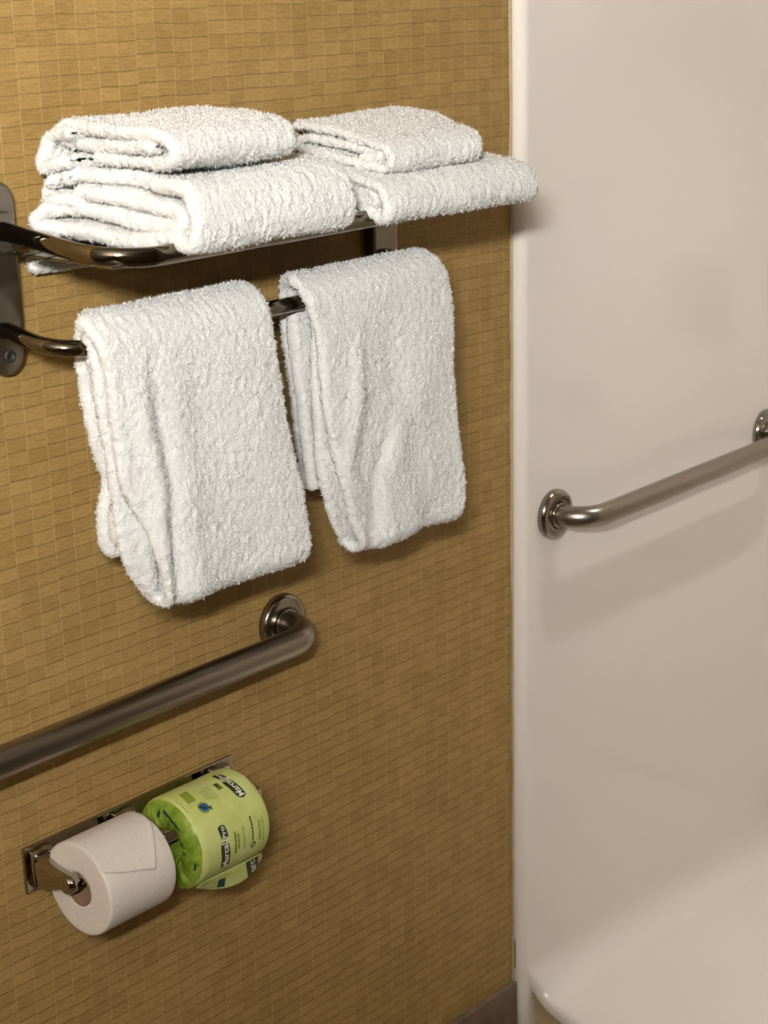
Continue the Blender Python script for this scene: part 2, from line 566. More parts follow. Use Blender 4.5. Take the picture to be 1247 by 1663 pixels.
# caulk bead where the paper meets the surround (uneven)
def caulk():
    zs = np.linspace(0.0, ZC, 240)
    V = []
    for k, z in enumerate(zs):
        p = np.array([[0.3, 0.1, z]])
        w = 0.0048 + 0.0016 * float(vnoise(p, 14, 5)[0]) + 0.0010 * float(vnoise(p, 60, 6)[0])
        for a in np.linspace(0, np.pi, 6):
            V.append((XE + .0005 - w / 2 - w / 2 * math.cos(a), -0.0008 - 0.0028 * math.sin(a), z))
    me = mesh_np('trim_2', np.array(V), [tuple(f) for f in grid_faces(len(zs), 6)])
    return struct('trim_2', fix_normals(me), M['caulk'], True)
caulk()

# ------------------------------------------------------------------ lamps (out of frame, they light the room)
def vanity_light():
    """three frosted glass cylinders standing on an added light-blocking metal tray, on the wall behind the camera"""
    cx, z0 = -0.48, 1.95
    e = empty('vanity_light', (cx, YF, z0))
    tag(e, 'vanity wall light, frosted glass cylinders on an added light-blocking tray, out of frame', 'lamp')
    link('backplate', box_mesh('backplate', (cx - .29, YF, z0 + .03), (cx + .29, YF + .02, z0 + .14), 0.004), M['chrome'], e)
    link('tray', box_mesh('tray', (cx - .31, YF, z0), (cx + .31, YF + .220, z0 + .016), 0.003), M['chrome_soft'], e)  # added overhang, cuts lamp light to the lower wall
    em, nt, b = new_mat('lamp_glass')
    b.inputs['Base Color'].default_value = (0.9, 0.85, 0.75, 1)
    b.inputs['Emission Color'].default_value = (0.965, 0.96, 0.945, 1)
    b.inputs['Emission Strength'].default_value = LAMP_STRENGTH
    for dx in (-.17, 0.0, .17):
        link('lamp_shade', lathe_mesh('lamp_shade', [(.016, 0.0), (.016, 0.046), (.023, 0.05), (.160, 0.05), (.164, 0.046)], (cx + dx, YF + .10, z0), 'z', 32), em, e, True)
        link('lamp_blocker_cap', lathe_mesh('lamp_blocker_cap', [(.162, 0.058), (.176, 0.058), (.182, 0.05), (.184, 0.0), (.162, 0.0)], (cx + dx, YF + .10, z0), 'z', 32), M['chrome_soft'], e, True)  # added cap, keeps lamp light off the ceiling
vanity_light()

def shower_fill():
    """added unseen fill lamp: lens deep inside a dark tube that limits its spread"""
    cx, cy = 2.46, -0.66
    e = empty('shower_fill_light', (cx, cy, ZC - .16))
    tag(e, 'added fill light in a round can above the shower, out of frame', 'lamp')
    em, nt, b = new_mat('fill_light_glass')
    b.inputs['Emission Color'].default_value = (0.965, 0.96, 0.945, 1)
    b.inputs['Emission Strength'].default_value = SHOWER_FILL
    link('can', lathe_mesh('can', [(0.0, 0.062), (-0.16, 0.062), (-0.16, 0.068), (0.0, 0.068)], (cx, cy, ZC), 'z', 40), M['dark'], e, True)  # tube made deep to keep the fill off the upper walls
    link('lens', lathe_mesh('lens', [(-0.006, 0.0), (-0.006, 0.04), (-0.004, 0.061)], (cx, cy, ZC), 'z', 40), em, e, True)
shower_fill()

# ------------------------------------------------------------------ grab bars
def flange_profile(r=0.0385, d=0.012):
    return [(0.0, 0.0), (0.0, r), (-d * .55, r), (-d * .85, r - .002), (-d, r - .0055), (-d - .001, 0.0235), (-d - .0005, 0.0215), (-d + .002, 0.0212), (-d + .002, 0.0)]

def grab_bar(name, label, xa, xb, z, y0, off, rb, bend):
    e = empty(name, (xb, y0, z))
    tag(e, label, 'grab bar', 'steel grab bars')
    p = fillet([(xa, y0, z), (xa, y0 - off, z), (xb, y0 - off, z), (xb, y0, z)], [bend, bend], 14)
    link('bar', tube_mesh('bar', p, rb, seg=32), M['brushed'], e, True)
    for x in (xa, xb):
        f = link('flange', lathe_mesh('flange', flange_profile(), (x, y0, z), 'y', 56), M['steel'], e, True)
        link('collar', lathe_mesh('collar', [(-0.0135, rb - .001), (-0.016, rb + .0012), (-0.0135, rb + .0026), (-0.010, rb + .0026)], (x, y0, z), 'y', 40), M['chrome'], f, True)
    return e
grab_bar('grab_bar', 'thick brushed steel grab bar on tan wallpaper above the toilet paper', 0.62, 1.530, 0.853, 0.0, 0.066, 0.0178, 0.048)
grab_bar('grab_bar', 'brushed steel grab bar mounted on the glossy white shower wall', 2.094, 2.712, 0.864, -0.019, 0.062, 0.0165, 0.050)
# the bar and soap dish on the shower's end wall, known from their reflection
def end_wall_bar():
    e = empty('grab_bar', (XW, -0.56, 0.80))
    tag(e, 'steel grab bar on shower end wall, seen only as a faint reflection', 'grab bar', 'steel grab bars')
    p = fillet([(XW, -0.60, 0.80), (XW - .06, -0.60, 0.80), (XW - .06, -0.92, 0.80), (XW, -0.92, 0.80)], [.045, .045], 12)
    link('bar', tube_mesh('bar', p, 0.0165, seg=24), M['brushed'], e, True)
    for y in (-0.60, -0.92):
        link('flange', lathe_mesh('flange', flange_profile(), (XW, y, 0.80), 'x', 40), M['steel'], e, True)
end_wall_bar()
def soap_dish():
    e = empty('soap_dish', (XW, -0.325, 0.955))
    tag(e, 'square soap dish on shower end wall, seen only as a reflection', 'soap dish')
    y0, y1, z0, z1 = -0.39, -0.26, 0.955, 1.105
    link('back_plate', box_mesh('back_plate', (XW - .008, y0, z0), (XW + .001, y1, z1), 0.003), M['soap_dish'], e)
    link('tray', box_mesh('tray', (XW - .05, y0 + .006, z0 + .006), (XW - .007, y1 - .006, z0 + .03), 0.006, 3), M['soap_dish'], e, True)
    for y in (-0.35, -0.30):
        link('rib', box_mesh('rib', (XW - .014, y - .006, z0 + .03), (XW - .007, y + .006, z1 - .01), 0.002), M['soap_dish'], e)
soap_dish()

# ------------------------------------------------------------------ towel shelf with bar
BXL, BXR = 1.131, 1.734
BAR_Y, BAR_Z, BAR_R = -0.103, 1.287, 0.0090
def towel_shelf():
    e = empty('towel_shelf', ((BXL + BXR) / 2, 0, 1.25))
    tag(e, 'chrome wall shelf of flat slats with a towel bar underneath', 'towel rack')
    def stadium(xc, w, z0, z1, y0, y1, bev):
        bm = bmesh.new()
        pts = []
        r = w / 2
        for a in np.linspace(0, np.pi, 13): pts.append((xc + r * math.cos(a), z1 - r + r * math.sin(a)))
        for a in np.linspace(np.pi, 2 * np.pi, 13): pts.append((xc + r * math.cos(a), z0 + r + r * math.sin(a)))
        vs = [bm.verts.new((x, y0, z)) for x, z in pts]
        f = bm.faces.new(vs)
        ex = bmesh.ops.extrude_face_region(bm, geom=[f])
        nv = [g for g in ex['geom'] if isinstance(g, bmesh.types.BMVert)]
        for v in nv: v.co.y = y1
        fe = [ed for ed in bm.edges if all(abs(v.co.y - y1) < 1e-6 for v in ed.verts)]
        bmesh.ops.bevel(bm, geom=fe, offset=bev, segments=3, profile=0.5, affect='EDGES')
        bmesh.ops.recalc_face_normals(bm, faces=bm.faces)
        me = bpy.data.meshes.new('bracket'); bm.to_mesh(me); bm.free()
        return me
    for xc in (BXL, BXR):
        b = link('bracket', stadium(xc, 0.046, 1.253, 1.458, 0.0, -0.017, 0.004), M['chrome_soft'], e, False)
        link('screw', lathe_mesh('screw', [(-0.016, 0.0075), (-0.0185, 0.0070), (-0.0195, 0.0045), (-0.0180, 0.0040), (-0.0180, 0.0)], (xc, 0, 1.274), 'y', 24), M['dark'], b, True)
        link('socket', box_mesh('socket', (xc - .010, -0.026, 1.384), (xc + .010, -0.015, 1.426), .002), M['chrome_soft'], b)
    rail = fillet([(BXL, -0.014, 1.408), (BXL, -0.198, 1.3885), (BXR, -0.198, 1.3885), (BXR, -0.014, 1.408)], [0.062, 0.062], 18)
    link('front_rail', tube_mesh('front_rail', rail, 0.0060, 0.0100, 24), M['rail_chrome'], e, True)
    bar = fillet([(BXL, -0.014, 1.302), (BXL, BAR_Y, BAR_Z), (BXR, BAR_Y, BAR_Z), (BXR, -0.014, 1.302)], [0.045, 0.045], 16)
    link('towel_bar', tube_mesh('towel_bar', bar, BAR_R, seg=28), M['rail_chrome'], e, True)
    sl = box_mesh('slat', (BXL + .004, -0.0135, 1.381), (BXR - .004, 0.0135, 1.3845), 0.0008, 1)
    for i, y in enumerate((-0.036, -0.071, -0.106, -0.141, -0.176)):
        o = link('slat', sl, M['chrome_soft'] if i == 0 else None, e)
        o.location.y = y
towel_shelf()

# ------------------------------------------------------------------ folded towels on the shelf
RES = 0.0026
def folded(name, label, group, path, t, x0f, x1f, warp, extra=(), pile=52000, wr=None):
    sheets = []
    for pth, xa, xb in [(path, x0f, x1f)] + list(extra):
        P = catmull(pth, RES)
        n = len(P)
        s = np.linspace(0, 1, n)
        x0 = xa(P[:, 0], s); x1 = xb(P[:, 0], s)
        sheets.append(towel_sheet(P, x0, x1, np.full(n, t), RES, warp=warp, wrinkle=wr))
    return build_towel(name, label, group, sheets, pile)

G = 'folded towels on the chrome shelf'
# lower left: thick bath towel, four layers
T1 = 0.0083
path = [(-0.060, 1.4435), (-0.10, 1.4395), (-0.14, 1.4345), (-0.178, 1.4295), (-0.1975, 1.4250), (-0.2005, 1.4190), (-0.190, 1.4140),
        (-0.150, 1.4150), (-0.10, 1.4205), (-0.055, 1.4240), (-0.032, 1.4210), (-0.022, 1.4120), (-0.030, 1.4035), (-0.070, 1.4000),
        (-0.120, 1.3970), (-0.165, 1.3985), (-0.193, 1.4035), (-0.210, 1.3975), (-0.2210, 1.3985), (-0.2265, 1.4120), (-0.2250, 1.4270), (-0.2190, 1.4400), (-0.2040, 1.4510),
        (-0.170, 1.4530), (-0.120, 1.4555), (-0.070, 1.4600), (-0.040, 1.4600), (-0.027, 1.4520), (-0.030, 1.4440)]
folded('bath_towel', 'thick white folded bath towel at the bottom of the stack by the left bracket', G, path, T1,
       lambda y, s: np.interp(y, [-.22, -.19, -.12, -.06, -.02], [1.206, 1.207, 1.204, 1.192, 1.172]) + 0.006 * np.sin(9 * s) + np.where(s > .82, 0.010, 0),
       lambda y, s: np.interp(y, [-.22, -.1, -.02], [1.452, 1.468, 1.470]) + 0.004 * np.sin(7 * s),
       smooth_warp((.005, .003, .0028), 17, 21),
       extra=[([(-0.034, 1.4075), (-0.024, 1.4040), (-0.0150, 1.396), (-0.0125, 1.384), (-0.0130, 1.370), (-0.0135, 1.353)],
               lambda y, s: 1.178 - 0.006 * s + 0.004 * np.sin(6 * s), lambda y, s: 1.290 + 0 * s),
              ([(-0.055, 1.4590), (-0.034, 1.4560), (-0.019, 1.4490), (-0.016, 1.4380), (-0.024, 1.4300), (-0.045, 1.4330), (-0.075, 1.4330)],
               lambda y, s: 1.190 + 0.008 * np.sin(7 * s), lambda y, s: 1.44 + 0 * s)], pile=66000)
# upper left: hand towel
T2 = 0.0070
path = [(-0.080, 1.4765), (-0.115, 1.4770), (-0.155, 1.4755), (-0.185, 1.4760), (-0.199, 1.4815), (-0.2025, 1.4900), (-0.1960, 1.4990), (-0.180, 1.5040),
        (-0.135, 1.5055), (-0.085, 1.5060), (-0.050, 1.5075), (-0.034, 1.5040), (-0.031, 1.4955), (-0.045, 1.4900), (-0.085, 1.4890),
        (-0.135, 1.4905), (-0.165, 1.4915), (-0.181, 1.4925)]
folded('hand_towel', 'small white folded hand towel on top of the stack by the left bracket', G, path, T2,
       lambda y, s: np.interp(y, [-.21, -.17, -.10, -.05, -.02], [1.206, 1.206, 1.204, 1.206, 1.196]) + 0.005 * np.sin(11 * s),
       lambda y, s: np.interp(y, [-.21, -.1, -.02], [1.376, 1.400, 1.405]) + 0.004 * np.sin(6 * s),
       smooth_warp((.004, .003, .0028), 19, 51), pile=46000,
       extra=[([(-0.060, 1.5000), (-0.036, 1.4990), (-0.020, 1.4920), (-0.0150, 1.4780), (-0.0200, 1.4660), (-0.036, 1.4690), (-0.058, 1.4740)],
               lambda y, s: 1.190 + 0.007 * np.sin(6 * s), lambda y, s: 1.39 + 0 * s)])
# lower right: bath towel with rolled front
path = [(-0.150, 1.4100), (-0.175, 1.4085), (-0.196, 1.4070), (-0.2080, 1.4075), (-0.2040, 1.4150), (-0.178, 1.4155), (-0.130, 1.4210), (-0.080, 1.4235),
        (-0.050, 1.4215), (-0.040, 1.4130), (-0.048, 1.4040), (-0.090, 1.3985), (-0.140, 1.3965), (-0.188, 1.4000), (-0.206, 1.3945), (-0.2190, 1.3895), (-0.2275, 1.3980),
        (-0.2225, 1.4150), (-0.2110, 1.4240), (-0.180, 1.4290), (-0.130, 1.4345), (-0.080, 1.4380), (-0.045, 1.4370)]
folded('bath_towel', 'white folded bath towel at the bottom of the stack nearest the shower', G, path, 0.0066,
       lambda y, s: np.interp(y, [-.22, -.15, -.08, -.03], [1.494, 1.500, 1.515, 1.535]) + 0.004 * np.sin(10 * s),
       lambda y, s: np.interp(y, [-.22, -.1, -.02], [1.772, 1.800, 1.800]) + 0.003 * np.sin(8 * s),
       smooth_warp((.004, .003, .0026), 18, 81), pile=60000,
       wr=lambda V, s, x: np.stack([0 * s, 0 * s, -0.016 * np.clip((V[:, 0] - 1.735) / .06, 0, 1) ** 2], 1))
# upper right: thin cloth
path = [(-0.160, 1.4560), (-0.178, 1.4520), (-0.1880, 1.4555), (-0.1830, 1.4610), (-0.155, 1.4625), (-0.110, 1.4655), (-0.070, 1.4680), (-0.052, 1.4640), (-0.050, 1.4570),
        (-0.070, 1.4535), (-0.120, 1.4510), (-0.170, 1.4455), (-0.195, 1.4420), (-0.2060, 1.4480), (-0.2040, 1.4590), (-0.1900, 1.4670), (-0.150, 1.4725), (-0.100, 1.4790), (-0.060, 1.4830), (-0.035, 1.4830)]
folded('hand_towel', 'thin white folded hand towel on top of the stack nearest the shower', G, path, 0.0052,
       lambda y, s: np.interp(y, [-.21, -.15, -.08, -.03], [1.528, 1.530, 1.534, 1.548]) + 0.005 * np.sin(9 * s),
       lambda y, s: np.interp(y, [-.21, -.1, -.03], [1.690, 1.745, 1.792]) + 0.004 * np.sin(8 * s),
       smooth_warp((.004, .003, .0026), 18, 111), pile=36000,
       wr=lambda V, s, x: np.stack([0 * s, 0 * s, -0.010 * np.clip((V[:, 0] - 1.72) / .06, 0, 1)], 1))

# ------------------------------------------------------------------ towels hanging over the bar
def hanging(name, label, zb_front, hem_out, hem_in, t, Lout, Lin, Lback, Rr, wrinkle, warp, pile):
    """doubled towel: outer back hem -> over the bar -> front -> bottom fold -> inner -> over the bar -> inner back hem"""
    g = 0.0006
    r1 = BAR_R + t + g
    r2 = r1 + 2 * t + g
    yb = BAR_Y
    def arc(r, a0, a1, n=14): return [(yb - r * math.cos(a), BAR_Z + r * math.sin(a)) for a in np.linspace(a0, a1, n)]
    pts = [(yb + r2 + .002, hem_out)]
    pts += [(yb + r2 + .001, z) for z in np.linspace(hem_out + .03, BAR_Z - .02, 8)]
    pts += arc(r2, np.pi, 0)
    zz = np.linspace(BAR_Z - .02, zb_front + .03, 12)
    gap = lambda z: 0.010 * np.clip((BAR_Z - z) / (BAR_Z - zb_front), 0, 1) ** 1.5
    pts += [(yb - r2 - gap(z), z) for z in zz]
    c = zb_front + t + .010
    yo, yi = yb - r2 - gap(c), yb - r1 + .25 * gap(c)
    rad = (yi - yo) / 2
    pts += [((yo + yi) / 2 + rad * math.cos(a), c + .012 * math.sin(a)) for a in np.linspace(np.pi, 2 * np.pi, 11)]
    pts += [(yb - r1 + .25 * gap(z), z) for z in zz[::-1]]
    i_in = len(pts)
    pts += arc(r1, 0, np.pi)
    pts += [(yb + r1 - .0005, z) for z in np.linspace(BAR_Z - .02, hem_in + .03, 8)]
    pts += [(yb + r1, hem_in)]
    P = resample(np.array(pts), RES)
    n = len(P)
    # which stretch of the path each sample is on
    z, y = P[:, 1], P[:, 0]
    ib = int(np.argmin(z + 0 * y + np.where(y > yb, 1, 0)))
    top1 = int(np.argmax(np.where(np.arange(n) < ib, z, -9)))
    top2 = ib + int(np.argmax(z[ib:]))
    idx = np.arange(n)
    x0 = np.zeros(n); x1 = np.zeros(n)
    seg_bo, seg_fo = idx <= top1, (idx > top1) & (idx <= ib)
    seg_fi, seg_bi = (idx > ib) & (idx <= top2), idx > top2
    f = lambda tab, zz_: np.interp(zz_, [a for a, b in tab], [b for a, b in tab])
    x0[seg_bo] = f(Lback[0], z[seg_bo]); x0[seg_fo] = f(Lout, z[seg_fo])
    x0[seg_fi] = f(Lin, z[seg_fi]); x0[seg_bi] = f(Lback[1], z[seg_bi])
    x1[:] = f(Rr, z)
    k = np.hanning(13); k /= k.sum()
    x0 = np.convolve(np.pad(x0, 6, mode='edge'), k, 'valid')
    V = towel_sheet(P, x0, x1, np.full(n, t), RES, warp=warp, wrinkle=wrinkle)
    return build_towel(name, label, 'towels hanging on the towel bar', [V], pile)

def wr_left(V, s, xp):
    x, y, z = V.T
    front = np.clip((BAR_Y - 0.012 - y) / 0.012, 0, 1)
    h = np.clip((BAR_Z + .01 - z) / 0.10, 0, 1)
    d = np.zeros_like(x)
    cx = np.interp(z, [1.0, 1.13, 1.27], [1.229, 1.233, 1.220])
    d += 0.0055 * np.exp(-((x - cx) / 0.010) ** 2) * h          # valley
    d += -0.0065 * np.exp(-((x - cx + .022) / 0.014) ** 2) * h   # roll beside it
    d += -0.0030 * np.exp(-((x - cx - .03) / 0.016) ** 2) * h
    d += 0.003 * np.sin((x - 1.2) * 38 + z * 9) * h
    back = np.clip((y - (BAR_Y + 0.010)) / 0.01, 0, 1)
    bx = 0.012 * np.exp(-((z - 1.125) / 0.022) ** 2) * np.clip((1.24 - x) / .05, 0, 1)
    return np.stack([back * bx, front * d + back * 0.004 * np.sin(x * 55), 0 * x], 1)

hanging('bath_towel', 'white terry towel draped over the towel bar beside the left bracket', 0.992, 1.040, 1.058, 0.0068,
        Lout=[(0.985, 1.219), (1.01, 1.212), (1.04, 1.206), (1.085, 1.197), (1.12, 1.178), (1.145, 1.169), (1.20, 1.168), (1.27, 1.160), (1.30, 1.153), (1.34, 1.150)],
        Lin=[(0.985, 1.226), (1.005, 1.207), (1.027, 1.191), (1.05, 1.180), (1.085, 1.174), (1.165, 1.170), (1.25, 1.157), (1.29, 1.155), (1.34, 1.158)],
        Lback=([(1.04, 1.200), (1.06, 1.191), (1.12, 1.190), (1.15, 1.192), (1.19, 1.183), (1.26, 1.180), (1.29, 1.182), (1.34, 1.172)],
               [(1.056, 1.196), (1.12, 1.194), (1.175, 1.194), (1.225, 1.186), (1.27, 1.182), (1.30, 1.175), (1.34, 1.162)]),
        Rr=[(0.985, 1.436), (1.012, 1.442), (1.08, 1.433), (1.18, 1.418), (1.29, 1.403), (1.34, 1.396)],
        wrinkle=wr_left, warp=smooth_warp((.003, .003, .002), 16, 141), pile=105000)

def wr_right(V, s, xp):
    x, y, z = V.T
    front = np.clip((BAR_Y - 0.012 - y) / 0.012, 0, 1)
    h = np.clip((BAR_Z - z) / 0.09, 0, 1)
    d = np.zeros_like(x)
    c1 = np.interp(z, [1.0, 1.09, 1.17, 1.26], [1.533, 1.512, 1.535, 1.545])
    d += -0.0075 * np.exp(-((x - c1) / 0.015) ** 2) * h * np.clip((z - 1.02) / .07, 0, 1)      # bright ridge
    c2 = np.interp(z, [0.98, 1.06, 1.12, 1.2], [1.552, 1.562, 1.590, 1.590])
    d += 0.0048 * np.exp(-((x - c2) / 0.012) ** 2) * np.clip((1.15 - z) / .05, 0, 1)            # crease low
    d += -0.0020 * np.exp(-((x - c2 - .026) / 0.016) ** 2) * np.clip((1.17 - z) / .05, 0, 1)
    c3 = np.interp(z, [1.0, 1.2], [1.66, 1.605])
    d += 0.0045 * np.exp(-((x - c3) / 0.020) ** 2) * h
    d += 0.0025 * np.sin((x - 1.5) * 40 - z * 12) * h
    back = np.clip((y - (BAR_Y + 0.010)) / 0.01, 0, 1)
    return np.stack([0 * x, front * d + back * 0.005 * np.sin(x * 70 + z * 14), 0 * x], 1)

hanging('bath_towel', 'white terry towel draped over the towel bar nearest the shower', 0.972, 1.046, 1.048, 0.0064,
        Lout=[(0.965, 1.545), (0.976, 1.539), (1.014, 1.5195), (1.06, 1.503), (1.106, 1.492), (1.155, 1.482), (1.25, 1.477), (1.296, 1.464), (1.34, 1.452)],
        Lin=[(0.965, 1.538), (0.978, 1.529), (1.021, 1.504), (1.08, 1.4865), (1.15, 1.4815), (1.20, 1.482), (1.27, 1.4845), (1.29, 1.478), (1.34, 1.466)],
        Lback=([(1.045, 1.512), (1.09, 1.506), (1.17, 1.495), (1.277, 1.485), (1.30, 1.480), (1.34, 1.458)],
               [(1.045, 1.503), (1.09, 1.499), (1.17, 1.489), (1.27, 1.482), (1.30, 1.478), (1.34, 1.466)]),
        Rr=[(0.965, 1.716), (0.985, 1.726), (1.02, 1.735), (1.10, 1.725), (1.20, 1.723), (1.287, 1.719), (1.318, 1.706), (1.34, 1.70)],
        wrinkle=wr_right, warp=smooth_warp((.003, .003, .002), 16, 171), pile=98000)

# ------------------------------------------------------------------ toilet paper holder and rolls
AY, AZ = -0.072, 0.667
def paper_holder():
    e = empty('toilet_paper_holder', (1.264, 0, 0.648))
    tag(e, 'chrome double toilet paper holder plate under the grab bar', 'paper holder')
    link('backplate', box_mesh('backplate', (1.099, -0.0055, 0.646), (1.429, -0.0003, 0.704), 0.0018, 2), M['chrome'], e)
    def post(xb0, xb1, xa):
        bm = bmesh.new()
        # pedestal
        secs = [(-0.004, xb0, xb1, .6515, .6985), (-0.012, xb0 + .001, xb1 - .001, .6525, .6975), (-0.017, xb0 + .004, xb1 - .004, .6555, .6945),
                (-0.019, xa - .0095, min(xb1 - .005, xa + .016), .6575, .6925), (-0.030, xa - .0085, xa + .0125, .6595, .6905), (-0.045, xa - .0078, xa + .0088, .6640, .6905),
                (-0.058, xa - .0074, xa + .0076, .6680, .6905), (-0.068, xa - .0072, xa + .0072, .6690, .6900), (-0.078, xa - .0070, xa + .0070, .6695, .6895), (-0.0835, xa - .0065, xa + .0065, .6740, .6850)]
        rings = []
        for y, a, b, z0, z1 in secs:
            c = min(0.0025, (b - a) * .25)
            pts = [(a + c, z0), (b - c, z0), (b, z0 + c), (b, z1 - c), (b - c, z1), (a + c, z1), (a, z1 - c), (a, z0 + c)]
            rings.append([bm.verts.new((x, y, z)) for x, z in pts])
        for r, q in zip(rings[:-1], rings[1:]):
            for k in range(8):
                bm.faces.new((r[k], r[(k + 1) % 8], q[(k + 1) % 8], q[k]))
        bm.faces.new(rings[0]); bm.faces.new(rings[-1])
        bmesh.ops.recalc_face_normals(bm, faces=bm.faces)
        bmesh.ops.subdivide_edges(bm, edges=[ed for ed in bm.edges if abs(ed.verts[0].co.y - ed.verts[1].co.y) > .004], cuts=1)
        me = bpy.data.meshes.new('post'); bm.to_mesh(me); bm.free()
        p = link('post', me, M['chrome'], e, True)
        return p
    for (a, b, c) in ((1.106, 1.138, 1.1115), (1.230, 1.262, 1.2375), (1.388, 1.420, 1.397)):
        p = post(a, b, c)
        link('end_cap', lathe_mesh('end_cap', [(-.0095, 0.0), (-.0095, .0085), (-.008, .0108), (.008, .0108), (.0095, .0085), (.0095, 0.0)], (c, -0.072, 0.6795), 'x', 28), M['chrome'], p, True)
    for x0, x1 in ((1.117, 1.232), (1.243, 1.392)):
        link('spindle', lathe_mesh('spindle', [(x0, 0.0), (x0, .0085), ((x0 + x1) / 2, .0085), ((x0 + x1) / 2, .0095), (x1, .0095), (x1, 0.0)], (0, -0.072, 0.6795), 'x', 24), M['chrome'], e, True)
paper_holder()

def on_cyl(x, th, r):
    th = np.radians(th)
    return np.stack([np.broadcast_to(x, np.shape(th)), AY - r * np.cos(th), AZ + r * np.sin(th)], -1)

def white_roll():
    e = empty('toilet_roll', (1.17, AY, AZ - .056))
    tag(e, 'unwrapped white toilet paper roll with its sheet end folded to a point', 'toilet roll')
    R, r, a, b = 0.0565, 0.0205, 1.1225, 1.2205
    prof = [(a + .001, r), (a, r + .001), (a, R - .0025), (a + .0007, R - .0008), (a + .003, R), (b - .003, R), (b - .0007, R - .0008), (b, R - .0025), (b, r + .001), (b - .001, r)]
    P = []
    for p, q in zip(prof, prof[1:]):
        k = 8 if abs(p[1] - q[1]) > .01 or abs(p[0] - q[0]) > .05 else 1
        P += [(p[0] + (q[0] - p[0]) * i / k, p[1] + (q[1] - p[1]) * i / k) for i in range(k)]
    P.append(prof[-1])
    link('roll', lathe_mesh('roll', P, (0, AY, AZ), 'x', 96), M['tissue'], e, True)
    link('core', lathe_mesh('core', [(a - .0005, r), (a - .0005, r - .0012), (b + .0005, r - .0012), (b + .0005, r)], (0, AY, AZ), 'x', 48, True), M['card'], e, True)
    # loose end: sheet following the roll, free edge folded to a point
    V = []
    na, nx = 40, 40
    for i in range(na + 1):
        f = i / na
        for j in range(nx + 1):
            g = j / nx
            xl = a + .0005
            # end angle of the sheet across the width
            x_end = np.interp(f, [0, .45, .62, 1.0], [1.2195, 1.2195, 1.2165, 1.1885])
            x = xl + (x_end - xl) * g
            th_end = np.interp(x, [1.1225, 1.150, 1.1885, 1.22], [38.0, 28.0, 17.5, 17.5])
            th = 150 + (th_end - 150) * f
            lift = 0.0004 + 0.0034 * max(0, (f - .82) / .18) ** 2 * (0.4 + .6 * g) + 0.0008 * max(0, (g - .9) / .1) * (f > .45)
            V.append(on_cyl(x, th, R + lift))
    me = mesh_np('loose_sheet', np.array(V), [tuple(q) for q in grid_faces(na + 1, nx + 1)])
    o = link('loose_sheet', me, M['tissue'], e, True)
    md = o.modifiers.new('thickness', 'SOLIDIFY'); md.thickness = 0.0006; md.offset = 1
white_roll()

